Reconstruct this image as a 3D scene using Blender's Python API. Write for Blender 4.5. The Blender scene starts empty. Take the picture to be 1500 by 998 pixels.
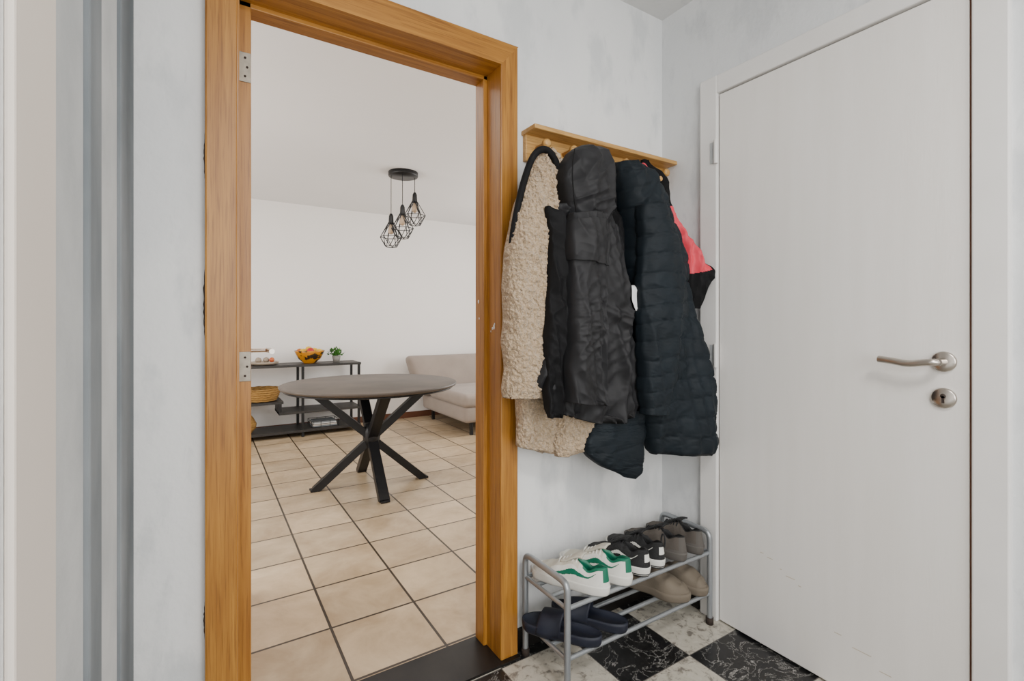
import bpy, bmesh, math, random
from mathutils import Vector, noise, Matrix
random.seed(4)
F=713.0; H=1.14; TH=math.radians(32.26); S,C=math.sin(TH),math.cos(TH)
def W(px,py,Y):
    """measured photo point lying on the vertical plane Y=const -> world"""
    u=(px-750)/F; dx=S+C*u; dy=C-S*u; d=Y/dy
    return Vector((dx*d, Y, H-(py-475)/F*d))
col=bpy.context.scene.collection
# ---------------- materials
def newmat(n):
    m=bpy.data.materials.new(n); m.use_nodes=True
    nt=m.node_tree; return m,nt,nt.nodes['Principled BSDF']
def mat(n,c,rough=.5,metal=0,var=0,scale=8,bump=0,bscale=60,stretch=(1,1,1),c2=None,sheen=0,detail=6,lo=.35,hi=.65,spec=None,bd=.01):
    m,nt,b=newmat(n); N=nt.nodes; L=nt.links
    b.inputs['Roughness'].default_value=rough; b.inputs['Metallic'].default_value=metal
    if spec is not None: b.inputs['Specular IOR Level'].default_value=spec
    if sheen: b.inputs['Sheen Weight'].default_value=sheen
    tc=N.new('ShaderNodeTexCoord'); mp=N.new('ShaderNodeMapping'); mp.inputs['Scale'].default_value=stretch
    L.new(tc.outputs['Object'],mp.inputs['Vector'])
    nz=N.new('ShaderNodeTexNoise'); nz.inputs['Scale'].default_value=scale; nz.inputs['Detail'].default_value=detail
    L.new(mp.outputs[0],nz.inputs['Vector'])
    cr=N.new('ShaderNodeValToRGB'); cr.color_ramp.elements[0].position=lo; cr.color_ramp.elements[1].position=hi
    if c2 is None: c2=tuple(x*(1-var) for x in c)
    cr.color_ramp.elements[0].color=(*c2,1); cr.color_ramp.elements[1].color=(*c,1)
    L.new(nz.outputs['Fac'],cr.inputs[0]); L.new(cr.outputs[0],b.inputs['Base Color'])
    if bump:
        n2=N.new('ShaderNodeTexNoise'); n2.inputs['Scale'].default_value=bscale; n2.inputs['Detail'].default_value=4
        L.new(mp.outputs[0],n2.inputs['Vector'])
        bp=N.new('ShaderNodeBump'); bp.inputs['Strength'].default_value=bump; bp.inputs['Distance'].default_value=bd
        L.new(n2.outputs['Fac'],bp.inputs['Height']); L.new(bp.outputs[0],b.inputs['Normal'])
    return m
def plaster(n,c1,c2,c3,sc=2.0,bump=.4):
    """old roller-painted plaster: repaint patches + soft smudges + roller texture"""
    m,nt,b=newmat(n); N=nt.nodes; L=nt.links; b.inputs['Roughness'].default_value=.8; b.inputs['Specular IOR Level'].default_value=.25
    tc=N.new('ShaderNodeTexCoord')
    def nz(s,d,st,dist=0,rough=.5):
        mp=N.new('ShaderNodeMapping'); mp.inputs['Scale'].default_value=st; L.new(tc.outputs['Object'],mp.inputs[0])
        t=N.new('ShaderNodeTexNoise'); t.inputs['Scale'].default_value=s; t.inputs['Detail'].default_value=d; t.inputs['Distortion'].default_value=dist; t.inputs['Roughness'].default_value=rough
        L.new(mp.outputs[0],t.inputs['Vector']); return t.outputs['Fac']
    def rmp(f,a,bb):
        r=N.new('ShaderNodeMapRange'); r.interpolation_type='SMOOTHSTEP'; r.inputs[1].default_value=a; r.inputs[2].default_value=bb; L.new(f,r.inputs[0]); return r.outputs[0]
    def mix(f,a,c):
        x=N.new('ShaderNodeMix'); x.data_type='RGBA'; L.new(f,x.inputs[0])
        for i,v in ((6,a),(7,c)):
            if isinstance(v,tuple): x.inputs[i].default_value=(*v,1)
            else: L.new(v,x.inputs[i])
        return x.outputs[2]
    a=mix(rmp(nz(sc,1,(1,1,.6),.2),.48,.55),c1,c2)
    a=mix(rmp(nz(sc*2.4,5,(1.6,1.6,.7),0,.6),.50,.66),a,c3)
    d=N.new('ShaderNodeMath'); d.operation='MULTIPLY'; d.inputs[1].default_value=.30
    L.new(rmp(nz(9,5,(3,3,.6),.5,.65),.60,.74),d.inputs[0])
    a=mix(d.outputs[0],a,tuple(x*.72 for x in c3))
    L.new(a,b.inputs['Base Color'])
    bp=N.new('ShaderNodeBump'); bp.inputs['Strength'].default_value=bump; bp.inputs['Distance'].default_value=.004
    L.new(nz(70,5,(1,1,.8)),bp.inputs['Height']); L.new(bp.outputs[0],b.inputs['Normal'])
    return m
def tile_mat(n,ox,oy,sx,sy,grout,gcol,checker,bias=0):
    m,nt,b=newmat(n); N=nt.nodes; L=nt.links
    g=N.new('ShaderNodeNewGeometry'); sp=N.new('ShaderNodeSeparateXYZ'); L.new(g.outputs['Position'],sp.inputs[0])
    def M(op,a,b2=None,c=None):
        x=N.new('ShaderNodeMath'); x.operation=op
        for i,v in enumerate((a,b2,c)):
            if v is None: continue
            if isinstance(v,(int,float)): x.inputs[i].default_value=v
            else: L.new(v,x.inputs[i])
        return x.outputs[0]
    fx=M('DIVIDE',M('SUBTRACT',sp.outputs[0],ox),sx); fy=M('DIVIDE',M('SUBTRACT',sp.outputs[1],oy),sy)
    ix=M('FLOOR',fx); iy=M('FLOOR',fy)
    ex=M('MULTIPLY',M('MINIMUM',M('FRACT',fx),M('SUBTRACT',1,M('FRACT',fx))),sx)
    ey=M('MULTIPLY',M('MINIMUM',M('FRACT',fy),M('SUBTRACT',1,M('FRACT',fy))),sy)
    edge=M('LESS_THAN',M('MINIMUM',ex,ey),grout/2)
    cb=N.new('ShaderNodeCombineXYZ'); L.new(ix,cb.inputs[0]); L.new(iy,cb.inputs[1])
    wn=N.new('ShaderNodeTexWhiteNoise'); L.new(cb.outputs[0],wn.inputs['Vector'])
    off=N.new('ShaderNodeVectorMath'); off.operation='MULTIPLY_ADD'
    L.new(wn.outputs['Color'],off.inputs[0]); off.inputs[1].default_value=(9,9,9); L.new(g.outputs['Position'],off.inputs[2])
    def ramp(fac,*st):
        r=N.new('ShaderNodeValToRGB'); e=r.color_ramp.elements
        e[0].position,e[0].color=st[0][0],(*st[0][1],1); e[1].position,e[1].color=st[1][0],(*st[1][1],1)
        for p,c in st[2:]:
            q=e.new(p); q.color=(*c,1)
        L.new(fac,r.inputs[0]); return r.outputs[0]
    def mix(f,a,c):
        x=N.new('ShaderNodeMix'); x.data_type='RGBA'
        if isinstance(f,(int,float)): x.inputs[0].default_value=f
        else: L.new(f,x.inputs[0])
        for i,v in ((6,a),(7,c)):
            if isinstance(v,tuple): x.inputs[i].default_value=(*v,1)
            else: L.new(v,x.inputs[i])
        return x.outputs[2]
    def ntex(s,d=8,dist=0):
        t=N.new('ShaderNodeTexNoise'); t.inputs['Scale'].default_value=s; t.inputs['Detail'].default_value=d
        t.inputs['Distortion'].default_value=dist; t.inputs['Roughness'].default_value=.65
        L.new(off.outputs[0],t.inputs['Vector']); return t.outputs['Fac']
    if checker:
        par=M('ABSOLUTE',M('MODULO',M('ADD',ix,iy),2))
        v=ntex(8,10,1.6)
        dark=ramp(v,(.0,(.008,.008,.009)),(1,(.008,.008,.009)),(.488,(.010,.010,.011)),(.5,(.34,.33,.31)),(.508,(.012,.012,.012)))
        v2=ntex(30,8,.6)
        sp2=ramp(v2,(.62,(.0,.0,.0)),(.70,(.25,.24,.23)))
        ad=N.new('ShaderNodeMix'); ad.data_type='RGBA'; ad.blend_type='ADD'; ad.inputs[0].default_value=1
        L.new(dark,ad.inputs[6]); L.new(sp2,ad.inputs[7]); dark=ad.outputs[2]
        light=ramp(v2,(.36,(.20,.18,.155)),(.47,(.50,.465,.39)),(.7,(.58,.545,.47)))
        base=mix(M('LESS_THAN',par,.5),light,dark)
        b.inputs['Roughness'].default_value=.28
    else:
        t=ramp(ntex(4.5,9,.4),(.34,(.34,.245,.145)),(.66,(.51,.395,.26)))
        hs=N.new('ShaderNodeHueSaturation'); L.new(t,hs.inputs['Color']); L.new(M('MULTIPLY_ADD',wn.outputs['Value'],.30,.84),hs.inputs['Value'])
        base=hs.outputs[0]; b.inputs['Roughness'].default_value=.34
    L.new(mix(edge,base,gcol),b.inputs['Base Color'])
    bp=N.new('ShaderNodeBump'); bp.inputs['Strength'].default_value=.5; bp.inputs['Distance'].default_value=.002
    L.new(M('SUBTRACT',1,edge),bp.inputs['Height']); L.new(bp.outputs[0],b.inputs['Normal'])
    return m
def wood(n,c,c2,axis):
    """oak: fine pore streaks + broad variation along the grain"""
    m,nt,b=newmat(n); N=nt.nodes; L=nt.links; b.inputs['Roughness'].default_value=.42
    tc=N.new('ShaderNodeTexCoord')
    def nz(s,st,d):
        mp=N.new('ShaderNodeMapping'); mp.inputs['Scale'].default_value=st; L.new(tc.outputs['Object'],mp.inputs[0])
        t=N.new('ShaderNodeTexNoise'); t.inputs['Scale'].default_value=s; t.inputs['Detail'].default_value=d; t.inputs['Distortion'].default_value=.3
        L.new(mp.outputs[0],t.inputs['Vector']); return t.outputs['Fac']
    a=[26]*3; a[axis]=1.2; f=[90]*3; f[axis]=2.5
    r=N.new('ShaderNodeValToRGB'); r.color_ramp.elements[0].position=.33; r.color_ramp.elements[1].position=.66
    r.color_ramp.elements[0].color=(*c2,1); r.color_ramp.elements[1].color=(*c,1); L.new(nz(2.2,tuple(a),8),r.inputs[0])
    r2=N.new('ShaderNodeValToRGB'); r2.color_ramp.elements[0].position=.36; r2.color_ramp.elements[1].position=.5
    r2.color_ramp.elements[0].color=(.62,.56,.5,1); r2.color_ramp.elements[1].color=(1,1,1,1); L.new(nz(3,tuple(f),4),r2.inputs[0])
    x=N.new('ShaderNodeMix'); x.data_type='RGBA'; x.blend_type='MULTIPLY'; x.inputs[0].default_value=.8
    L.new(r.outputs[0],x.inputs[6]); L.new(r2.outputs[0],x.inputs[7]); L.new(x.outputs[2],b.inputs['Base Color'])
    return m
M_wall=plaster('patchy_plaster',(.81,.815,.81),(.735,.745,.75),(.67,.685,.69),1.8)
M_wallR=plaster('grey_plaster',(.77,.78,.785),(.705,.72,.73),(.63,.645,.66),2.2)
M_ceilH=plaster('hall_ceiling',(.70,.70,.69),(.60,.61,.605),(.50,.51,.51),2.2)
M_far=mat('living_wall',(.81,.785,.76),.8,var=.02,scale=2,bump=.05)
M_ceilF=mat('living_ceiling_paint',(.77,.76,.755),.7,var=.02,scale=1.5)
M_white=mat('white_paint_door',(.82,.795,.765),.42,c2=(.79,.765,.73),scale=2.5,bump=.05,bscale=30,stretch=(8,8,.6))
M_frame=mat('white_trim_paint',(.79,.775,.755),.45,var=.04)
M_grey=mat('grey_trim_paint',(.17,.19,.205),.9,c2=(.25,.27,.285),scale=5,stretch=(1,1,.5),bump=.1,spec=.05)
M_lgrey=mat('lightgrey_trim',(.56,.575,.58),.9,c2=(.44,.46,.47),scale=5,bump=.1,spec=.05)
M_cream=mat('cream_paint',(.72,.655,.59),.9,var=.04,scale=2,spec=.1)
M_scuff=mat('tan_scuff',(.60,.52,.40),.8,var=.2,scale=40)
M_wV=wood('oak_vertical',(.43,.195,.030),(.29,.115,.014),2)
M_wH=wood('oak_horizontal',(.43,.195,.030),(.29,.115,.014),0)
M_pine=wood('pine',(.58,.34,.11),(.47,.25,.065),0)
M_black=mat('black_metal',(.008,.008,.009),.45,var=.2,spec=.35)
M_thr=mat('black_threshold',(.012,.010,.009),.4,var=.5,scale=12,spec=.35)
M_steel=mat('brushed_steel',(.55,.50,.45),.28,metal=1,var=.1,scale=40)
M_hinge=mat('dull_hinge_metal',(.30,.27,.22),.45,metal=.6,var=.2,scale=60)
M_tube=mat('grey_tube',(.34,.36,.38),.35,metal=.6,var=.1)
M_dark=mat('dark_gap',(.03,.02,.015),.8)
M_sher=mat('sherpa_fleece',(.66,.485,.31),.95,c2=(.53,.375,.22),scale=95,detail=3,lo=.40,hi=.58,bump=1,bscale=130,bd=.025,sheen=.3)
M_char=mat('charcoal_nylon',(.017,.017,.019),.62,var=.25,scale=6,bump=.06,bscale=50,spec=.28)
M_blk=mat('black_cloth',(.007,.007,.008),.8,var=.3,bump=.08,bscale=60,spec=.22)
M_navy=mat('navy_quilt',(.006,.011,.016),.66,var=.3,bump=.10,bscale=45,spec=.25)
M_pink=mat('coral_cloth',(.72,.045,.075),.6,var=.15,bump=.1)
M_tag=mat('white_cloth',(.8,.8,.8),.6)
M_table=mat('stone_tabletop',(.085,.068,.056),.5,c2=(.05,.042,.036),scale=5,spec=.3)
M_sofa=mat('taupe_fabric',(.29,.24,.205),.9,var=.12,scale=5,bump=.3,bscale=200,sheen=.15)
# ---------------- geometry helpers
def link(me,name,mats,parent=None,smooth=False):
    ob=bpy.data.objects.new(name,me); col.objects.link(ob)
    for m in (mats if isinstance(mats,(list,tuple)) else [mats]): me.materials.append(m)
    if smooth:
        for p in me.polygons: p.use_smooth=True
    if parent: ob.parent=parent
    return ob
def empty(name,loc=(0,0,0)):
    e=bpy.data.objects.new(name,None); e.location=loc; e.empty_display_size=.05; col.objects.link(e); return e
def finish(name,vs,fs,mats,parent,mi=None,smooth=True):
    me=bpy.data.meshes.new(name); me.from_pydata([tuple(v) for v in vs],[],fs)
    bm=bmesh.new();bm.from_mesh(me);bmesh.ops.recalc_face_normals(bm,faces=bm.faces[:]);bm.to_mesh(me);bm.free()
    ob=link(me,name,mats,parent,smooth)
    if mi:
        for q,x in enumerate(mi): me.polygons[q].material_index=x
    return ob
def box(name,a,b,m,parent=None,bev=0,seg=2,smooth=False):
    bm=bmesh.new(); bmesh.ops.create_cube(bm,size=1)
    for v in bm.verts:
        v.co=Vector([(a[i]+b[i])/2+v.co[i]*(b[i]-a[i]) for i in range(3)])
    if bev: bmesh.ops.bevel(bm,geom=bm.edges[:],offset=bev,segments=seg,profile=.5,affect='EDGES')
    me=bpy.data.meshes.new(name); bm.to_mesh(me); bm.free()
    return link(me,name,m,parent,smooth)
def bar(name,p,q,w,h,m,parent=None,up=Vector((0,0,1))):
    p=Vector(p);q=Vector(q);d=(q-p).normalized(); x=d.cross(Vector(up))
    if x.length<1e-4: x=Vector((1,0,0))
    x.normalize(); y=x.cross(d).normalized()
    vs=[c+x*sx*w/2+y*sy*h/2 for c in (p,q) for sx,sy in ((-1,-1),(1,-1),(1,1),(-1,1))]
    return finish(name,vs,[(3,2,1,0),(4,5,6,7),(0,1,5,4),(1,2,6,5),(2,3,7,6),(3,0,4,7)],m,parent,None,False)
def tube(name,pts,r,m,parent=None,res=8,cyc=False,poly=False):
    cu=bpy.data.curves.new(name,'CURVE'); cu.dimensions='3D'; cu.bevel_depth=r; cu.bevel_resolution=3; cu.use_fill_caps=True
    sp=cu.splines.new('POLY' if poly else 'NURBS'); sp.points.add(len(pts)-1)
    for i,p in enumerate(pts): sp.points[i].co=(*p,1)
    sp.use_cyclic_u=cyc
    if not poly: sp.use_endpoint_u=True; sp.order_u=3; sp.resolution_u=res
    ob=bpy.data.objects.new(name,cu); col.objects.link(ob); cu.materials.append(m)
    dg=bpy.context.evaluated_depsgraph_get(); me=bpy.data.meshes.new_from_object(ob.evaluated_get(dg))
    bpy.data.objects.remove(ob); 
    o=bpy.data.objects.new(name,me); col.objects.link(o)
    for p in me.polygons: p.use_smooth=True
    if parent:o.parent=parent
    return o
def lathe(name,prof,loc,m,parent=None,n=40,axis='Z'):
    vs=[];fs=[]
    for r,z in prof:
        for i in range(n):
            a=2*math.pi*i/n
            v=Vector((r*math.cos(a),r*math.sin(a),z))
            if axis=='X': v=Vector((v.z,v.x,v.y))
            if axis=='Y': v=Vector((v.x,v.z,v.y))
            vs.append(v+Vector(loc))
    for j in range(len(prof)-1):
        for i in range(n):
            k=(i+1)%n; fs.append((j*n+i,j*n+k,(j+1)*n+k,(j+1)*n+i))
    fs.append(tuple(range(n))[::-1]); fs.append(tuple((len(prof)-1)*n+i for i in range(n)))
    return finish(name,vs,fs,m,parent)
# ---------------- ROOM SHELL
XR=1.678; YA=1.438; YB=1.56; XL=-.15; CH=2.457
M_tileH=tile_mat('checker_marble',1.12,1.09,.29,.29,.003,(.12,.11,.10),True)
M_tileF=tile_mat('beige_tile',.40,1.585,.325,.32,.010,(.035,.025,.018),False)
box('floor_hall',(-1.6,-1.9,-.05),(XR+.1,1.50,0),M_tileH)
box('floor_living',(-1.7,1.50,-.05),(4.1,5.8,0),M_tileF)
box('trim_threshold',(-.0,1.385,-.03),(.91,1.565,.008),M_thr)
box('wall_back_1',(-1.7,YA,0),(.035,YB,2.6),M_wall)
box('wall_back_2',(.88,YA,0),(4.1,YB,2.6),M_wall)
box('wall_back_3',(.035,YA,2.05),(.88,YB,2.6),M_wall)
box('wall_right_1',(XR,1.19,0),(XR+.12,YA,2.6),M_wallR)
box('wall_right_2',(XR,-1.9,0),(XR+.12,.39,2.6),M_wallR)
box('wall_right_3',(XR,.39,2.05),(XR+.12,1.19,2.6),M_wallR)
box('wall_left_1',(XL-.12,.55,0),(XL,YA,2.6),M_wall)
box('trim_1',(XL,.60,0),(XL+.008,.742,2.457),M_cream,None,.003)
box('trim_2',(XL,.748,0),(XL+.003,.915,2.457),M_lgrey)
box('trim_3',(XL,.920,0),(XL+.010,1.02,2.457),M_grey,None,.008,4,False)
box('trim_4',(XL,1.235,0),(XL+.010,1.436,2.457),M_grey,None,.008,4,False)
box('trim_5',(XL,1.03,0),(XL+.003,1.23,2.457),M_lgrey)
box('wall_left_2',(-1.72,-1.9,0),(-1.6,YA,2.6),M_wall)
box('wall_front',(-1.6,-2.0,0),(XR+.12,-1.9,2.6),M_wall)
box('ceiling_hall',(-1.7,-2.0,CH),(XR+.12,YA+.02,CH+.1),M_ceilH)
box('wall_far',(-1.7,5.7,0),(4.1,5.8,2.6),M_far)
box('wall_far_left',(-1.8,YB,0),(-1.7,5.8,2.6),M_far)
box('wall_far_right',(4.0,YB,0),(4.1,5.8,2.6),M_far)
box('ceiling_living',(-1.7,YB-.0,2.44),(4.1,5.8,2.54),M_ceilF)
M_bb=mat('brown_baseboard',(.13,.045,.02),.5,var=.2)
box('baseboard_far',(-1.7,5.685,0),(4.0,5.70,.07),M_bb)
box('baseboard_back',(.912,1.425,0),(XR,YA,.07),M_thr)
box('baseboard_right',(XR-.012,1.245,0),(XR,1.425,.05),M_thr)
# ---------------- oak door frame
fr=empty('door_frame_oak')
box('casing_left',(0,1.40,0),(.07,YA,2.088),M_wV,fr,.004)
box('casing_right',(.84,1.40,.008),(.908,YA,2.088),M_wV,fr,.004)
def prism(name,poly,y0,y1,m,parent):
    n=len(poly); vs=[(x,y0,z) for x,z in poly]+[(x,y1,z) for x,z in poly]
    fs=[tuple(range(n)),tuple(range(2*n-1,n-1,-1))]+[(i,n+i,n+(i+1)%n,(i+1)%n) for i in range(n)]
    return finish(name,vs,fs,m,parent,None,False)
prism('casing_head',[(-.001,2.089),(.909,2.089),(.84,2.012),(.07,2.012)],1.398,YA,M_wH,fr)
box('jamb_left',(.035,1.41,.008),(.074,YB,2.05),M_wV,fr)
box('stop_left',(.035,1.50,.008),(.107,YB,2.05),M_wV,fr,.002)
box('stop_kick',(.07,1.497,.008),(.1085,YB-.002,.075),M_thr,fr)
box('jamb_right',(.842,1.41,.008),(.88,YB,2.05),M_wV,fr)
box('stop_right',(.828,1.50,.008),(.88,YB,2.05),M_wV,fr,.002)
box('jamb_head',(.07,1.41,2.013),(.845,YB,2.05),M_wH,fr)
box('stop_head',(.07,1.50,2.0),(.845,YB,2.05),M_wH,fr,.002)
for z in (1.835,1.025):
    box('hinge_plate',(.077,1.497,z-.04),(.106,1.502,z+.04),M_hinge,fr,.001)
    for dz in (-.025,0,.025): lathe('hinge_screw',[(.003,-.0015),(.003,0)],(.092+.005*(dz==0),1.4968,z+dz),M_dark,fr,10,'Y')
for (y,z,s) in ((1.45,1.13,.010),(1.46,1.125,.006),(1.535,1.22,.007),(1.47,1.115,.004),(1.53,1.16,.004),(1.445,1.14,.005)):
    o=lathe('paint_chip',[(s,0),(s*.8,.0012)],(0,0,0),M_tag,fr,9,'X'); o.location=(.8415 if y<1.5 else .8275,y,z); o.scale=(-1,.6,1)
# dark chipped plaster seam beside the left casing and loose paint edge beside the right one
random.seed(7)
vs=[];fs=[]
for x0,z0,z1,wd in ((0.0,1.10,1.28,-.005),(0.0,1.5,1.62,-.003),(0.0,.35,.45,-.003),(.908,.55,.75,.0035),(.908,1.25,1.34,.003)):
    n=18; b0=len(vs)
    for i in range(n+1):
        z=z0+(z1-z0)*i/n; w_=wd*math.sin(math.pi*i/n)*random.uniform(.4,1.2)
        vs+=[(x0-.001*(1 if wd<0 else -1)*-1,YA-.0015,z),(x0+w_,YA-.0015,z)]
    for i in range(n): k=b0+2*i; fs.append((k,k+1,k+3,k+2))
finish('plaster_chip',vs,fs,M_dark,fr,None,False)
# ---------------- opened inner door with handle (folded back in living room)
dr=empty('door_2')
bar('leaf',(.055,1.60,1.0),(.122,2.34,1.0),.038,1.98,M_wV,dr)
tube('handle_neck',[(.14,2.20,1.035),(.222,2.19,1.035)],.009,M_steel,dr,poly=True)
tube('handle_lever',[(.213,2.192,1.035),(.225,2.17,1.035),(.218,2.07,1.035)],.010,M_steel,dr)
lathe('handle_rose',[(.026,0),(.026,.012)],(.125,2.20,1.035),M_steel,dr,24,'X')
# ---------------- white flush door
d1=empty('door_1')
box('leaf',(XR-.012,.431,.008),(XR+.03,1.152,2.02),M_white,d1,.003)
box('frame_left',(XR-.022,1.157,0),(XR+.1,1.232,2.095),M_frame,d1,.004)
box('frame_right',(XR-.022,.355,0),(XR+.1,.4255,2.095),M_frame,d1,.004)
box('frame_head',(XR-.021,.425,2.0255),(XR+.1,1.159,2.094),M_frame,d1,.004)
box('frame_back',(XR+.035,.42,0),(XR+.05,1.17,2.05),M_dark,d1)
box('frame_gap_dark_strip',(XR-.010,.4250,0),(XR+.03,.4312,2.02),M_bb,d1)  # brown strip stands in for the dark gap beside the leaf
for z in (1.80,1.02): 
    tube('hinge',[(XR-.026,1.158,z-.045),(XR-.026,1.158,z+.045)],.008,M_frame,d1,poly=True)
    box('hinge_leaf',(XR-.024,1.158,z-.04),(XR-.0215,1.185,z+.04),M_lgrey,d1)
for z,nm in ((1.04,'handle_rose'),(.943,'key_rose')):
    o=lathe(nm,[(.027,0),(.027,.006),(.024,.009),(.0,.009)],(0,0,0),M_steel,d1,36,'X'); o.location=(XR-.012,.482,z); o.scale=(-1,1,1)
tube('handle_neck',[(XR-.015,.482,1.04),(XR-.06,.482,1.04)],.010,M_steel,d1,poly=True)
tube('handle_lever',[(XR-.05,.482,1.04),(XR-.063,.487,1.04),(XR-.064,.51,1.038),(XR-.062,.545,1.031),(XR-.06,.58,1.038),(XR-.056,.615,1.041)],.0095,M_steel,d1)
lathe('keyhole_top',[(.006,0),(.006,.001)],(XR-.0225,.482,.949),M_dark,d1,16,'X')
box('keyhole_slot',(XR-.0225,.479,.930),(XR-.021,.485,.949),M_dark,d1)
for i,(yy,zz,ll) in enumerate(((.99,.33,.012),(.965,.322,.02),(.92,.30,.006),(.90,.285,.03),(.86,.27,.010),(.75,.175,.02),(.70,.155,.05),(.63,.125,.03))):
    box('scuff',(XR-.0124,yy-ll,zz),(XR-.0118,yy,zz+.0022),M_scuff,d1)
# ---------------- coat rail
rail=empty('coat_rack')
box('backboard',(.952,1.418,1.715),(1.672,YA,1.815),M_pine,rail,.003)
box('shelf',(.945,1.352,1.806),(1.672,YA,1.822),M_pine,rail,.003)
for x in (1.0,1.12,1.25,1.38,1.51,1.61):
    lathe('peg',[(.008,0),(.008,-.045),(.016,-.052),(.016,-.064),(.01,-.07)],(x,1.418,1.765),M_pine,rail,20,'Y')
# ---------------- garments
def lerp_rows(rows,n):
    ys=[r[0] for r in rows]; out=[]
    for i in range(n):
        t=ys[0]+(ys[-1]-ys[0])*i/(n-1)
        k=max(j for j in range(len(ys)) if ys[j]<=t+1e-6); k=min(k,len(ys)-2)
        f=(t-ys[k])/(ys[k+1]-ys[k])
        p0=rows[max(k-1,0)];p1=rows[k];p2=rows[k+1];p3=rows[min(k+2,len(rows)-1)]
        def cr(a,b,c,d):
            m1=(c-a)/2;m2=(d-b)/2
            lo,hi=min(b,c),max(b,c); h=f
            v=(2*h**3-3*h*h+1)*b+(h**3-2*h*h+h)*m1+(-2*h**3+3*h*h)*c+(h**3-h*h)*m2
            e=(hi-lo)*.15+.0; return max(lo-e,min(hi+e,v))
        out.append([t]+[cr(p0[q],p1[q],p2[q],p3[q]) for q in range(1,len(p1))])
    return out
def fold(px,py,ang,per,lng,sd):
    """long soft folds running along direction ang (0 = vertical)"""
    ca,sa=math.cos(ang),math.sin(ang)
    a=px*ca+py*sa; b=-px*sa+py*ca
    z=noise.noise(Vector((a/per,b/lng,sd)))
    return (1-abs(z)*2.2)
def cloth(name,rows,YL,YR,m,parent,folds=3.5,amp=.018,wr=.006,quilt=0,qa=.012,fuzz=0,seed=0,n=150,M=120,pink=None,hem=0,pw=.65,slant=.0,bend=None):
    """rows: (py,pxL,pxR,half_thickness_m); closed draped shell"""
    R=lerp_rows(rows,n); vs=[];fs=[];mi=[]
    xr0=min(r[1] for r in rows); xr1=max(r[2] for r in rows)
    for i,(py,l,r,t) in enumerate(R):
        v=i/(n-1)
        wl=noise.noise(Vector((py*.025,seed,1)))*3.5; wr_=noise.noise(Vector((py*.03,seed,5)))*3.5
        for j in range(M):
            a=2*math.pi*j/M
            ca=math.cos(a);sa=math.sin(a)
            s=(1-ca)/2
            px=(l+r)/2-(r-l)/2*math.copysign(abs(ca)**.85,ca)
            px+=wl*max(0,ca)+wr_*max(0,-ca)
            pyy=py+hem*math.sin(s*5+seed)*v**6*8 + slant*(px-(l+r)/2)*v**3
            f=(px-xr0)/(xr1-xr0); Y0=YL+(YR-YL)*f
            dep=t*math.copysign(abs(sa)**pw,sa)
            if sa>0:
                k=min(1,sa*1.8)
                grow=.35+.65*min(1,v*1.5)
                per=36/folds*3
                dep+=k*amp*grow*(fold(px,py,.06,per,330,seed*1.7)-.55)
                dep+=k*amp*.55*(fold(px,py,-.16,per*.55,200,seed*2.3+9)-.55)
                dep+=k*wr*(fold(px,py,.75,16,70,seed*3.1+4)-.55)*(.4+.9*max(0,noise.noise(Vector((px*.01,py*.012,seed)))*2+.4))
                dep+=k*wr*.7*(fold(px,py,-.95,14,60,seed*1.3+7)-.55)*(.3+.9*max(0,noise.noise(Vector((px*.012,py*.01,seed+20)))*2+.3))
                if bend:
                    g=math.exp(-((py-bend)/45)**2); dep+=k*wr*1.2*g*(fold(px,py,1.35,13,60,seed+30)-.5)
            if quilt:
                ph=(pyy+ .10*(px-l)+9*noise.noise(Vector((px*.022,py*.016,seed))))/quilt
                qq=abs(math.sin(math.pi*ph))**.4; dep+=math.copysign(min(1,abs(sa)*2),sa)*qa*(qq-.7)
                px+=-ca*(qq-.7)*1.6*abs(ca)
                dep+=(sa>0)*qa*.6*(fold(px,py,.3*math.sin(py*.05),9,30,seed+3)-.5)*(1.25-qq)
            if fuzz:
                p=Vector((px*.13,pyy*.13,sa*2.4+seed)); z=1.6*abs(noise.noise(p))+1.1*abs(noise.noise(p*2.3+Vector((3,1,2))))-.45
                dep+=fuzz*z*2.2; px+=-ca*fuzz*z*480; pyy+=fuzz*200*noise.noise(p+Vector((7,7,7)))
            vs.append(W(px,pyy,Y0)-Vector((0,dep,0)))
    for i in range(n-1):
        for j in range(M):
            k=(j+1)%M; fs.append((i*M+j,(i+1)*M+j,(i+1)*M+k,i*M+k))
            if pink: 
                py=R[i][0]; s=(1-math.cos(2*math.pi*(j+.5)/M))/2; px=R[i][1]+(R[i][2]-R[i][1])*s
                mi.append(1 if pink(px,py) else 0)
    for base,dz in ((0,-.005),((n-1)*M,.012)):
        c=sum((vs[base+j] for j in range(M)),Vector())/M
        ring=len(vs)
        for j in range(M):
            p=vs[base+j]; vs.append(p+(c-p)*.12+Vector((0,0,dz)))
        vs.append(c+Vector((0,0,dz*1.5)))
        for j in range(M):
            k=(j+1)%M
            fs.append((base+j,base+k,ring+k,ring+j)); fs.append((ring+j,ring+k,ring+M))
    return finish(name,vs,fs,m,parent,mi)
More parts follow.
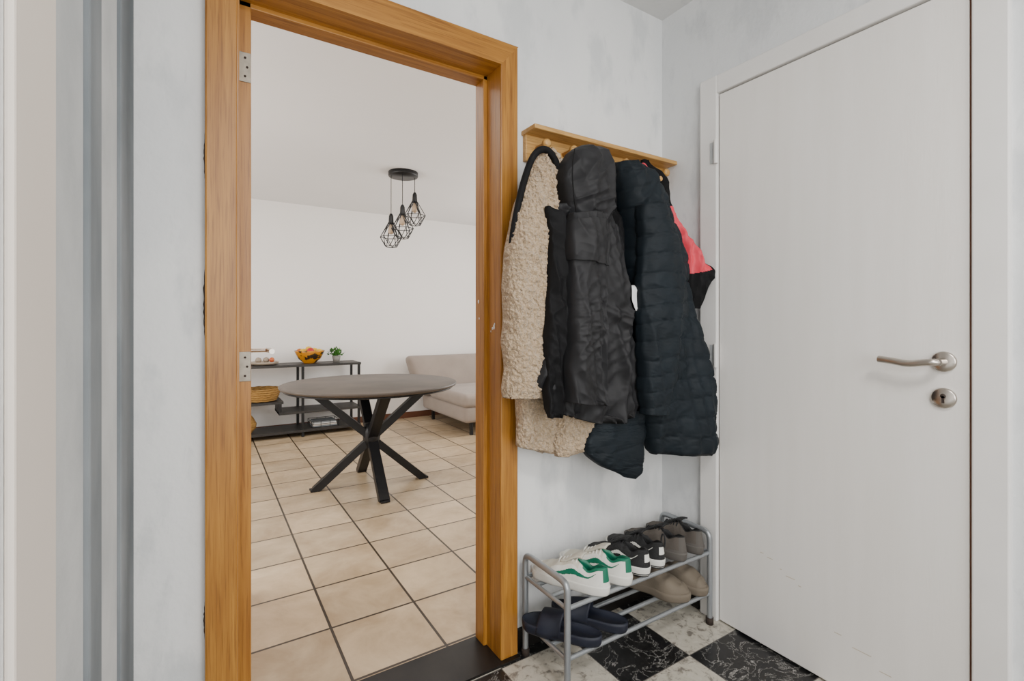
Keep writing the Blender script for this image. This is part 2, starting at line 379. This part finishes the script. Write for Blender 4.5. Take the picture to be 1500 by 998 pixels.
# sherpa coat
g1=empty('sherpa_coat')
cloth('body',[(300,765,822,.045),(360,756,835,.05),(450,752,845,.055),(560,757,860,.055),(610,758,885,.05),(640,758,912,.045),(655,760,908,.04),(662,790,850,.03)],1.345,1.33,M_sher,g1,3,.014,.003,fuzz=.0038,seed=1,n=260,M=260)
cloth('sleeve',[(262,768,800,.035),(300,756,812,.05),(370,743,808,.058),(450,740,804,.054),(520,740,802,.048),(570,739,800,.044),(583,741,798,.038)],1.275,1.255,M_sher,g1,2.4,.016,.004,fuzz=.0038,seed=2,n=260,M=200)
cloth('hood',[(218,788,806,.02),(228,780,816,.035),(250,772,822,.045),(280,768,826,.05),(310,772,826,.045),(335,785,815,.03)],1.29,1.27,M_sher,g1,4,.026,.006,fuzz=.0038,seed=3,n=120,M=180)
cloth('hem_panel',[(560,812,850,.03),(600,811,880,.035),(640,811,912,.035),(660,812,860,.03),(668,814,835,.02)],1.30,1.29,M_sher,g1,3,.012,.004,fuzz=.0038,seed=8,n=100,M=150,slant=-.12)
tube('hood_lining',[W(x,y,Y) for x,y,Y in ((826,285,1.25),(822,258,1.245),(811,228,1.24),(797,216,1.24),(781,226,1.245),(768,262,1.25),(758,305,1.255),(751,345,1.265),(748,375,1.28))],.011,M_blk,g1)
tube('hanging_loop',[W(797,218,1.29),W(799,212,1.34),W(800,224,1.37)],.003,M_blk,g1)
# charcoal rain jacket
g2=empty('hooded_rain_jacket')
cloth('body',[(300,806,890,.035),(340,808,900,.045),(400,806,912,.05),(480,796,922,.052),(540,786,932,.052),(565,783,938,.05),(590,800,936,.048),(612,806,925,.035)],1.235,1.225,M_char,g2,4,.030,.010,seed=11,hem=1,n=200,M=200)
cloth('sleeve',[(312,836,884,.035),(340,830,888,.045),(400,833,887,.048),(480,832,888,.046),(560,830,889,.042),(592,830,890,.04)],1.165,1.165,M_char,g2,4,.024,.006,seed=12,slant=.1,n=220,M=160,pw=.58,bend=470)
cloth('storm_flap',[(322,832,886,.046),(345,829,889,.056),(375,830,889,.058),(386,831,889,.056)],1.163,1.163,M_char,g2,4,.018,.005,seed=12,n=80,M=120,pw=.56,slant=.15)
cloth('sleeve_other',[(302,799,806,.012),(312,800,822,.02),(340,806,832,.03),(420,803,838,.035),(520,799,834,.035),(600,801,826,.03),(613,804,824,.022)],1.20,1.19,M_blk,g2,4,.022,.010,seed=14,n=180)
cloth('hood',[(214,848,868,.012),(217,840,877,.03),(224,832,886,.048),(242,824,892,.065),(270,823,894,.072),(300,828,892,.065),(325,834,889,.045),(334,838,884,.035)],1.215,1.215,M_char,g2,3,.020,.007,seed=13,n=180,M=180,bend=310)
tube('hood_seam',[W(x,y,Y) for x,y,Y in ((842,219,1.185),(838,240,1.148),(839,270,1.138),(842,300,1.145),(846,322,1.165))],.0022,M_blk,g2)
# black jacket with zip
g3=empty('black_zip_jacket')
cloth('body',[(330,880,920,.03),(400,882,930,.04),(500,886,938,.045),(580,880,944,.045),(612,850,944,.04),(625,848,930,.03)],1.30,1.29,M_char,g3,4,.026,.010,seed=21,n=180,M=160)
cloth('hood',[(240,893,905,.02),(250,884,918,.04),(290,886,928,.05),(340,886,932,.05),(400,900,932,.04)],1.30,1.295,M_blk,g3,4,.030,.010,seed=22)
cloth('care_label',[(418,925,930,.002),(425,926,936,.003),(440,926,937,.003),(456,930,938,.002)],1.185,1.185,M_tag,g3,1,.001,.001,seed=23,n=12,M=20)
tube('zip_pull',[W(939,556,1.20),W(941,563,1.20),W(939,572,1.20),W(937,578,1.20)],.003,M_steel,g3)
# navy puffer
g4=empty('puffer_coat')
cloth('body',[(238,905,932,.025),(252,902,955,.05),(300,912,974,.062),(350,918,990,.066),(400,921,1004,.068),(450,925,1012,.069),(520,931,1028,.069),(580,938,1039,.066),(640,946,1044,.058),(660,950,1044,.047),(665,953,1042,.03)],1.25,1.165,M_navy,g4,3,.022,.005,quilt=28,qa=.0080,seed=31,n=280,M=170)
cloth('sleeve',[(300,935,970,.035),(350,938,988,.045),(420,936,996,.045),(500,936,990,.045),(570,938,982,.04),(607,942,975,.034)],1.175,1.15,M_navy,g4,3,.014,.004,quilt=25,qa=.0065,seed=32,n=240)
cloth('lower_hem',[(600,880,942,.03),(640,860,942,.035),(665,857,940,.035),(685,880,936,.03),(700,915,928,.015)],1.265,1.24,M_navy,g4,2,.012,.004,quilt=30,qa=.006,seed=33,slant=.1)
# black and coral jacket
g5=empty('coral_black_jacket')
cloth('body',[(234,940,950,.012),(250,938,960,.025),(262,945,972,.03),(310,955,980,.035),(350,965,1005,.04),(385,975,1030,.04),(400,985,1044,.035),(425,1000,1034,.03),(452,1012,1022,.015)],1.36,1.16,[M_blk,M_pink],g5,3.5,.018,.008,seed=41,n=220,M=200,
   pink=lambda px,py: 304<py<402 and px>966 and px< 978+(py-304)*.62 and (py-402)<-.2*(px-1003) )
tube('neck_tape',[W(937,250,1.30),W(940,238,1.27),W(947,243,1.25),W(952,255,1.24)],.004,M_pink,g5)
lathe('snap_button',[(.009,0),(.009,-.004),(.006,-.006)],tuple(W(967,262,1.235)),M_pine,g5,20,'Y')
# ---------------- shoe rack
rk=empty('shoe_rack')
YF,YK=1.165,1.395; X0,X1=.935,1.625; ZT=.348
for x,nm in ((X0,'end_frame_left'),(X1,'end_frame_right')):
    tube(nm,[(x,YK,0),(x,YK,.15),(x,YK,ZT-.06),(x,YK,ZT-.015),(x,YK-.015,ZT),(x,YK-.06,ZT),(x,YF+.06,ZT),(x,YF+.015,ZT),(x,YF,ZT-.015),(x,YF,ZT-.06),(x,YF,.15),(x,YF,0)],.0105,M_tube,rk)
    for z in (.270,.115): tube('cross_bar',[(x,YF,z),(x,YK,z)],.007,M_tube,rk,poly=True)
    for y in (YF,YK): lathe('foot',[(.014,0),(.014,.025)],(x,y,0),M_dark,rk,16)
for z in (.270,.115):
    for y in (YF+.002,YF+.085,YF+.165,YK-.002): tube('shelf_tube',[(X0,y,z),(X1,y,z)],.0075,M_tube,rk,poly=True)
# ---------------- shoes
def interp(tab,t):
    for (a,x),(b,y) in zip(tab,tab[1:]):
        if t<=b: 
            f=(t-a)/(b-a); f=f*f*(3-2*f); return x+(y-x)*f
    return tab[-1][1]
WB=[(0,.033),(.2,.035),(.45,.034),(.72,.047),(.9,.043),(1,.034)]
CX=[(0,0),(.45,-.002),(.75,.002),(1,-.008)]
def fo(t): 
    e=max(0,1-abs(2*t-1)**4.5)**(1/2.1); return e*interp(WB,t)
def footpt(phi):
    t=(1-math.cos(phi))/2; return t,math.copysign(1,math.sin(phi))*fo(t)
def slab(name,L,rings,m,parent,side,NS=72):
    vs=[];fs=[]
    for (z,sc,rock) in rings:
        for i in range(NS):
            t,w=footpt(2*math.pi*(i+.5)/NS)
            vs.append((side*(interp(CX,t)+w*sc),L*(.5+(t-.5)*(1-(1-sc)*.35)),z+rock*max(0,t-.75)**2*2))
    n=len(rings)
    for j in range(n-1):
        for i in range(NS):
            k=(i+1)%NS; fs.append((j*NS+i,j*NS+k,(j+1)*NS+k,(j+1)*NS+i))
    fs.append(tuple(range(NS))); fs.append(tuple((n-1)*NS+i for i in range(NS)))
    return finish(name,vs,fs,m,parent)
def upper(name,L,z0,Ht,t_open,mats,fn,parent,side,NS=200,NV=48):
    """closed toe / open collar shell"""
    vs=[];fs=[];mi=[]
    for j in range(NV+10):
        for i in range(NS):
            t,w=footpt(2*math.pi*(i+.5)/NS); h=interp(Ht,t)
            op=1/(1+math.exp((t-t_open)*34))
            if j<=NV:
                v=j/NV
                pf=math.cos(v*math.pi/2)**.62 if v<1 else 0; zf=math.sin(v*math.pi/2)**.9
                po=1-.36*v**1.6; zo=v
                sc=op*po+(1-op)*pf; z=z0+(h-z0)*(op*zo+(1-op)*zf); sh=v
            else:
                q=(j-NV)/9; sh=1
                z=h-op*(h-z0-.004)*min(1,q*1.1)**1.2; sc=0
                if q<.25: sc=op*(.64-.16*q/.25); z=h+op*.001
                elif q<.95: sc=op*(.48+.06*q)
            y=L*(t+(.5-t)*.05*sh*(1 if t<.3 else .3)+ (0.045*max(0,(.25-t)/.25) if j>NV else 0))
            vs.append((side*(interp(CX,t)+w*sc*.98),y,z))
    for j in range(NV+9):
        for i in range(NS):
            k=(i+1)%NS; fs.append((j*NS+i,j*NS+k,(j+1)*NS+k,(j+1)*NS+i))
            t,w=footpt(2*math.pi*(i+1)/NS)
            mi.append(fn(t,(j+.5)/NV if j<NV else 2,w>0))
    return finish(name,vs,fs,mats,parent,mi)
M_sw=mat('white_leather',(.72,.71,.66),.45,var=.05,scale=60)
M_sg=mat('green_leather',(.0,.13,.072),.45)
M_cream2=mat('offwhite_mesh',(.58,.55,.47),.8,bump=.3,bscale=300)
M_sk=mat('black_mesh',(.012,.012,.013),.75,var=.3,bump=.3,bscale=250)
M_br=mat('greybrown_suede',(.095,.080,.068),.85,var=.2,bump=.2,bscale=200)
M_brs=mat('darkgrey_rubber',(.085,.076,.068),.7)
M_tan=mat('taupe_foam',(.165,.135,.10),.75,var=.1,bump=.1,bscale=150)
M_nv=mat('navy_rubber',(.009,.012,.026),.6,var=.2)
HT=[(0,.086),(.08,.084),(.22,.070),(.34,.086),(.42,.092),(.6,.074),(.78,.055),(.93,.046),(1,.036)]
def sneaker(kind,L=.275,side=1,scheme='w'):
    e=empty(kind)
    def stripe(t,v,wd):
        if not .12<t<.66: return False
        c=.26+ .50*((.66-t)/.54)**2.2
        return abs(v-c)<wd*(.2+.9*math.sin(math.pi*min(1,max(0,(t-.10)/.56))**1.3))
    if scheme=='w':
        mats=[M_sw,M_sg,M_cream2,M_sg]; sole=M_sw
        def fn(t,v,s):
            if v>1.5: return 1
            if t<.045 and v>.30: return 1
            if t<.30 and v>.90: return 1
            if stripe(t,v,.095): return 1
            if .36<t<.74 and v>.62: return 2
            if .70<t<.9 and v>.45: return 2
            return 0
    elif scheme=='k':
        mats=[M_sk,M_sw,M_sk,M_sk]; sole=M_sw
        def fn(t,v,s):
            if v>1.5: return 2
            if t<.035 and .35<v<.8: return 1
            if stripe(t,v,.06): return 1
            return 0
    else:
        mats=[M_br,M_brs,M_sk,M_sk]; sole=M_brs
        def fn(t,v,s):
            if v>1.5: return 2
            if v<.20 or (t>.84 and v<.55): return 1
            if t<.06 : return 1
            return 0
    slab('sole',L,[(0,.90,.012),(.004,.97,.012),(.014,1.0,.010),(.026,1.04,.008),(.031,1.03,.007),(.031,.9,.006)],sole,e,side)
    if scheme=='k': slab('outsole',L,[(-.001,.92,.012),(.009,1.01,.012),(.009,.9,.01)],M_sk,e,side)
    upper('upper',L*.985,.028,HT,.36,mats,fn,e,side)
    vs=[];fs=[]
    for a in range(13):
        for b2 in range(9):
            q=a/12; x=(b2/8-.5)*(.036+.008*q); y=L*(.60-.29*q); z=interp(HT,.60-.24*q)+.004+.020*q**2-9*x*x
            vs.append((side*x,y,z))
    for a in range(12):
        for b2 in range(8): fs.append((a*9+b2,a*9+b2+1,(a+1)*9+b2+1,(a+1)*9+b2))
    o=finish('tongue',vs,fs,mats[2],e)
    so=o.modifiers.new('s','SOLIDIFY'); so.thickness=.006; so.offset=0
    lm={'w':M_sw,'k':M_sk,'b':M_sk}[scheme]
    for a in range(6):
        t=.39+a*.045; h=interp(HT,t)
        tube('lace',[(-.021,L*t,h-.012),(-.013,L*t,h+.003),(0,L*t,h+.0085),(.013,L*t+.004,h+.003),(.021,L*t+.004,h-.012)],.0027,lm,e,4)
    return e
def place(e,x,y,z,rot):
    e.location=(x,y,z); e.rotation_euler=(0,0,math.radians(rot))
ZS=.2785
place(sneaker('sneaker',.275,1,scheme='w'),1.085,1.140,ZS,26)
place(sneaker('sneaker',.275,-1,scheme='w'),1.19,1.145,ZS,22)
place(sneaker('running_shoe',.25,1,scheme='k'),1.285,1.155,ZS,14)
place(sneaker('running_shoe',.25,-1,scheme='k'),1.37,1.165,ZS,10)
place(sneaker('hiking_shoe',.26,1,scheme='b'),1.475,1.155,ZS,8)
place(sneaker('hiking_shoe',.26,-1,scheme='b'),1.572,1.155,ZS,4)
tube('pull_loop',[(0,0,.075),(0,-.006,.10),(0,.004,.125),(0,.014,.10),(0,.008,.08)],.003,M_sk,bpy.data.objects['running_shoe.001'])
def clog(side):
    e=empty('clog'); L=.265
    slab('sole',L,[(0,.92,.012),(.006,1.0,.01),(.022,1.04,.008),(.032,1.03,.006),(.032,.9,.005)],M_tan,e,side)
    upper('upper',L*.985,.028,[(0,.046),(.25,.042),(.42,.070),(.52,.086),(.72,.078),(.9,.060),(1,.042)],.44,[M_tan,M_brs],lambda t,v,s:0,e,side)
    return e
def slide(side):
    e=empty('slide_sandal'); L=.265
    slab('sole',L,[(0,.92,.012),(.006,1.0,.01),(.024,1.04,.01),(.034,1.02,.012),(.032,.92,.010),(.025,.84,.008)],M_nv,e,side)
    vs=[];fs=[];nA,nB=36,12
    for a in range(nA+1):
        an=math.pi*a/nA
        for b2 in range(nB+1):
            t=.48+.30*b2/nB-.03*math.sin(an); w=fo(t)*1.06
            hh=.072-.016*(b2/nB)
            vs.append((side*(interp(CX,t)-w*math.copysign(abs(math.cos(an))**.8,math.cos(an))),L*t,.010+hh*math.sin(an)**.75 if 0<a<nA else .010))
    for a in range(nA):
        for b2 in range(nB): fs.append((a*(nB+1)+b2,a*(nB+1)+b2+1,(a+1)*(nB+1)+b2+1,(a+1)*(nB+1)+b2))
    o=finish('strap',vs,fs,M_nv,e)
    so=o.modifiers.new('s','SOLIDIFY'); so.thickness=.006
    return e
ZL=.1235
place(slide(1),1.06,1.150,ZL,34); place(slide(-1),1.18,1.155,ZL,34)
place(clog(1),1.395,1.40,ZL,180+22); place(clog(-1),1.53,1.405,ZL,180+14)
so=empty('wall_outlet'); box('plate',(.985,1.428,.21),(1.055,YA,.28),M_cream,so,.004)
lathe('socket',[(.018,0),(.018,.008),(.016,.008)],(1.02,1.4275,.245),M_frame,so,24,'Y')
# ---------------- dining table
tb=empty('dining_table'); cx,cy=1.0,3.45
lathe('top',[(.56,.698),(.592,.708),(.598,.718),(.596,.726),(.59,.728)],(cx,cy,0),M_table,tb,96)
lathe('top_lip',[(.57,.690),(.57,.699)],(cx,cy,0),M_black,tb,64)
for k,a in enumerate((167,-94,-6,86)):
    a=math.radians(a); d=Vector((math.cos(a),math.sin(a),0))
    foot=Vector((cx,cy,0))+d*.375; topp=Vector((cx,cy,.69))-d*.40
    bar('leg_%d'%(k+1),foot,topp,.066,.05,M_black,tb)
    box('foot_pad_%d'%(k+1),(foot.x-.03,foot.y-.03,0),(foot.x+.03,foot.y+.03,.014),M_black,tb,.003)
    bar('leg_plate_%d'%(k+1),topp-d*.06,topp+d*.06,.08,.02,M_black,tb)
lathe('hub',[(.045,.27),(.06,.33),(.06,.38),(.045,.44)],(cx,cy,0),M_black,tb,24)
# ---------------- pendant lamp
pl=empty('pendant_lamp'); px0,py0=1.44,4.03
lathe('canopy',[(.123,2.405),(.125,2.415),(.125,2.44)],(px0,py0,0),M_black,pl,48)
M_bulb=mat('amber_bulb',(.45,.33,.22),.15)
for (ox,oy,zb) in ((-.099,.022,1.80),(-.033,-.074,1.865),(.098,-.015,2.0)):
    x,y=px0+ox,py0+oy; 
    tube('cable',[(x,y,2.42),(x,y,zb+.25)],.003,M_black,pl,poly=True)
    lathe('socket',[(.010,.28),(.019,.26),(.022,.20),(.022,.19)],(x,y,zb),M_black,pl,20)
    lathe('bulb',[(.01,.19),(.016,.17),(.026,.14),(.024,.12),(.01,.105)],(x,y,zb),M_bulb,pl,20)
    r1,r2,n=.092,.05,6
    top=[(x+.018*math.cos(2*math.pi*i/n),y+.018*math.sin(2*math.pi*i/n),zb+.21) for i in range(n)]
    mid=[(x+r1*math.cos(2*math.pi*(i+.5)/n),y+r1*math.sin(2*math.pi*(i+.5)/n),zb+.08) for i in range(n)]
    bot=[(x+r2*math.cos(2*math.pi*i/n),y+r2*math.sin(2*math.pi*i/n),zb) for i in range(n)]
    for i in range(n):
        k=(i+1)%n
        for p,q in ((top[i],mid[i]),(top[k],mid[i]),(mid[i],bot[i]),(mid[i],bot[k]),(mid[i],mid[k]),(bot[i],bot[k])):
            tube('wire',[p,q],.0032,M_black,pl,poly=True)
# ---------------- console shelf
cs=empty('console_shelf'); yF,yK=5.3,5.62
for x in (.02,.84,1.40):
    for y in (yF,yK): box('post',(x-.012,y-.012,0),(x+.012,y+.012,.73),M_black,cs)
    for z in (.05,.72): box('side_rail',(x-.01,yF,z-.01),(x+.01,yK,z+.01),M_black,cs)
M_shelf=mat('black_wood_shelf',(.022,.020,.019),.5,var=.3)
for a,b2,z in ((.0,1.42,.72),(.0,1.42,.06),(.0,.66,.36),(.62,1.42,.25),(.84,1.42,.47)):
    box('shelf',(a,yF-.015,z-.012),(b2,yK+.015,z+.012),M_shelf,cs)
box('upright',(.62,yF-.01,.24),(.645,yK,.37),M_black,cs)
M_amber=mat('amber_glass',(.48,.19,.006),.12,c2=(.03,.02,.01),scale=14,lo=.45,hi=.5)
M_yel=mat('lemon_skin',(.75,.46,.005),.4); M_red=mat('apple_skin',(.42,.015,.012),.35,c2=(.50,.22,.03),scale=6)
fb=empty('fruit_bowl'); bx,by=.93,5.45
lathe('bowl',[(.06,.732),(.065,.74),(.11,.78),(.145,.85),(.15,.865),(.14,.86),(.10,.79),(.03,.75)],(bx,by,0),M_amber,fb,40)
for i,(a,b2,c) in enumerate(((-.06,0,.85),(.05,.02,.855),(0,-.05,.86),(.0,.05,.87),(.09,-.02,.845),(-.09,.03,.85))):
    lathe('fruit',[(.004,-.04),(.024,-.034),(.038,-.012),(.038,.012),(.024,.034),(.004,.04)],(bx+a,by+b2,c-.005),[M_yel,M_red][i%3==2],fb,18)
pp=empty('potted_plant'); qx,qy=1.20,5.45
M_pot=mat('grey_pot',(.20,.19,.17),.7); M_leaf=mat('green_leaf',(.05,.19,.02),.5,c2=(.02,.09,.01),scale=10)
lathe('pot',[(.032,.732),(.045,.80),(.04,.80),(.035,.79)],(qx,qy,0),M_pot,pp,24)
vs=[];fs=[]
for i in range(110):
    a=random.random()*6.28; el=random.uniform(.1,1.4); r=random.uniform(.03,.09)
    c=Vector((qx+r*math.cos(a)*math.cos(el),qy+r*math.sin(a)*math.cos(el),.80+r*math.sin(el)))
    d=(c-Vector((qx,qy,.78))).normalized(); s=d.cross(Vector((random.random()-.5,random.random()-.5,random.random()))).normalized()*.011
    k=len(vs); vs+=[c-d*.014,c+s,c+d*.018,c-s]; fs.append((k,k+1,k+2,k+3))
for i in range(14):
    a=i*.45; k=len(vs); e2=Vector((qx+.06*math.cos(a),qy+.06*math.sin(a),.85)); vs+=[Vector((qx,qy,.79)),Vector((qx+.002,qy,.79)),e2]; fs.append((k,k+1,k+2))
me=bpy.data.meshes.new('leaves'); me.from_pydata([tuple(v) for v in vs],[],fs); link(me,'leaves',M_leaf,pp)
pt=empty('serving_dish'); M_dish=mat('ceramic_dish',(.30,.24,.18),.35,var=.2)
lathe('tray',[(.09,.732),(.13,.745),(.135,.765),(.125,.765),(.08,.745)],(.50,5.44,0),M_dish,pt,36)
for a in (-.05,.02): lathe('bun',[(.004,-.03),(.022,-.02),(.03,0),(.022,.02),(.004,.03)],(.50+a,5.44,.780),M_dish,pt,16)
lathe('fruit',[(.004,-.025),(.018,-.018),(.025,0),(.018,.018),(.004,.025)],(.57,5.42,.782),M_red,pt,16)
M_wick=mat('wicker',(.42,.23,.055),.8,c2=(.20,.10,.02),scale=30,stretch=(1,1,6),bump=.8,bscale=60)
bk=empty('wicker_basket')
lathe('body',[(.12,.373),(.16,.40),(.175,.46),(.17,.50),(.16,.50),(.15,.41),(.1,.385)],(.47,5.45,0),M_wick,bk,48)
for k in range(6):
    z=.385+k*.022; r=.135+.042*math.sin(min(1,(k+1)/5)*1.5)
    tube('weave',[(.47+r*math.cos(i*math.pi/12),5.45+r*math.sin(i*math.pi/12),z+.003*(-1)**i) for i in range(24)],.006,M_wick,bk,3,True)
lathe('decorative_vase',[(.05,.073),(.085,.12),(.09,.16),(.06,.22),(.03,.26),(.035,.30),(.03,.30)],(.345,5.42,0),M_wick,None,32)
mg=empty('magazine_tray')
for z in (.075,.105,.135):
    tube('wire_frame',[(.93,5.33,z),(1.2,5.33,z),(1.2,5.55,z),(.93,5.55,z)],.003,M_black,mg,poly=True,cyc=True)
for x in (.93,1.02,1.11,1.2):
    for y in (5.33,5.55): tube('wire_post',[(x,y,.073),(x,y,.137)],.003,M_black,mg,poly=True)
for i in range(4): box('magazine',(.945+.003*i,5.345,.074+i*.014),(1.185-.004*i,5.535,.086+i*.014),[M_grey,M_cream,M_frame,M_grey][i],mg)
# ---------------- sofa
sf=empty('corner_sofa')
box('base',(2.22,4.40,.13),(3.9,5.55,.30),M_sofa,sf,.04,5,True)
box('seat_cushion_1',(2.20,4.38,.285),(3.02,5.30,.43),M_sofa,sf,.055,6,True)
box('seat_cushion_2',(3.03,4.38,.285),(3.88,5.30,.43),M_sofa,sf,.055,6,True)
o=box('backrest',(1.99,5.30,.30),(3.95,5.60,.765),M_sofa,sf,.07,6,True)
for v in o.data.vertices:
    if v.co.y<5.45: v.co.y+= .12*(v.co.z-.30)/.45
    if v.co.x<2.5: v.co.x+=.14*(.765-v.co.z)/.45
for x in (2.32,3.8):
    for y in (4.46,5.45): bar('leg',(x,y,0),(x,y,.14),.03,.03,M_black,sf)
# ---------------- added fill lights with unseen window frames (behind / beside the view)
def added_window(name,c,n,w,h):
    e=empty(name); c=Vector(c); n=Vector(n); t=n.cross(Vector((0,0,1)))
    for s in (-1,1): bar('stile',c+t*s*w/2-Vector((0,0,h/2)),c+t*s*w/2+Vector((0,0,h/2)),.06,.06,M_frame,e,up=n)
    for z in (-h/2,h/2): bar('rail',c-t*w/2+Vector((0,0,z)),c+t*w/2+Vector((0,0,z)),.06,.06,M_frame,e)
def area(name,loc,rot,sx,sy,en,colr=(1,1,1)):
    l=bpy.data.lights.new(name,'AREA'); l.shape='RECTANGLE'; l.size=sx; l.size_y=sy; l.energy=en; l.color=colr
    o=bpy.data.objects.new(name,l); o.location=loc; o.rotation_euler=[math.radians(a) for a in rot]; col.objects.link(o); return o
added_window('added_window_1',(3.97,3.6,1.4),(-1,0,0),2.2,1.6); area('fill_living_right',(3.93,3.6,1.4),(90,0,90),2.1,1.5,80,(1,.98,.95))  # unseen window frame added around a fill light, right side
added_window('added_window_2',(-1.67,3.4,1.4),(1,0,0),2.2,1.8); area('fill_living_left',(-1.63,3.4,1.4),(90,0,-90),2.1,1.7,86,(1,.97,.93))  # second added frame and fill, brightens the living room from the left
added_window('added_window_3',(0.0,-1.87,1.5),(0,1,0),2.4,1.7); area('fill_hall',(0.0,-1.83,1.5),(90,0,0),2.3,1.6,70,(1,.995,.985))  # added soft fill behind the camera, framed like a window
cl=empty('added_ceiling_light')  # unseen fitting added to go with the hall ceiling fill
lathe('diffuser',[(.15,CH),(.15,CH-.03),(.12,CH-.05)],(.5,-.5,0),M_tag,cl,32)
area('fill_hall_ceiling',(.5,-.5,CH-.06),(0,0,0),.5,.5,36,(1,.97,.93))  # added downward fill for the hall
area('fill_living_ceiling',(1.0,2.9,2.42),(0,0,0),1.6,1.2,24,(1,.96,.91))  # added overhead fill for the living room, no fitting here
w=bpy.data.worlds.new('World'); bpy.context.scene.world=w; w.use_nodes=True
w.node_tree.nodes['Background'].inputs[0].default_value=(.95,.97,1,1); w.node_tree.nodes['Background'].inputs[1].default_value=.6
# ---------------- camera
cd=bpy.data.cameras.new('cam'); cd.lens=F/1500*36; cd.sensor_width=36; cd.shift_y=-24/1500; cd.clip_start=.02
co=bpy.data.objects.new('camera',cd); co.location=(0,0,H); co.rotation_euler=(math.pi/2,0,-TH); col.objects.link(co); bpy.context.scene.camera=co
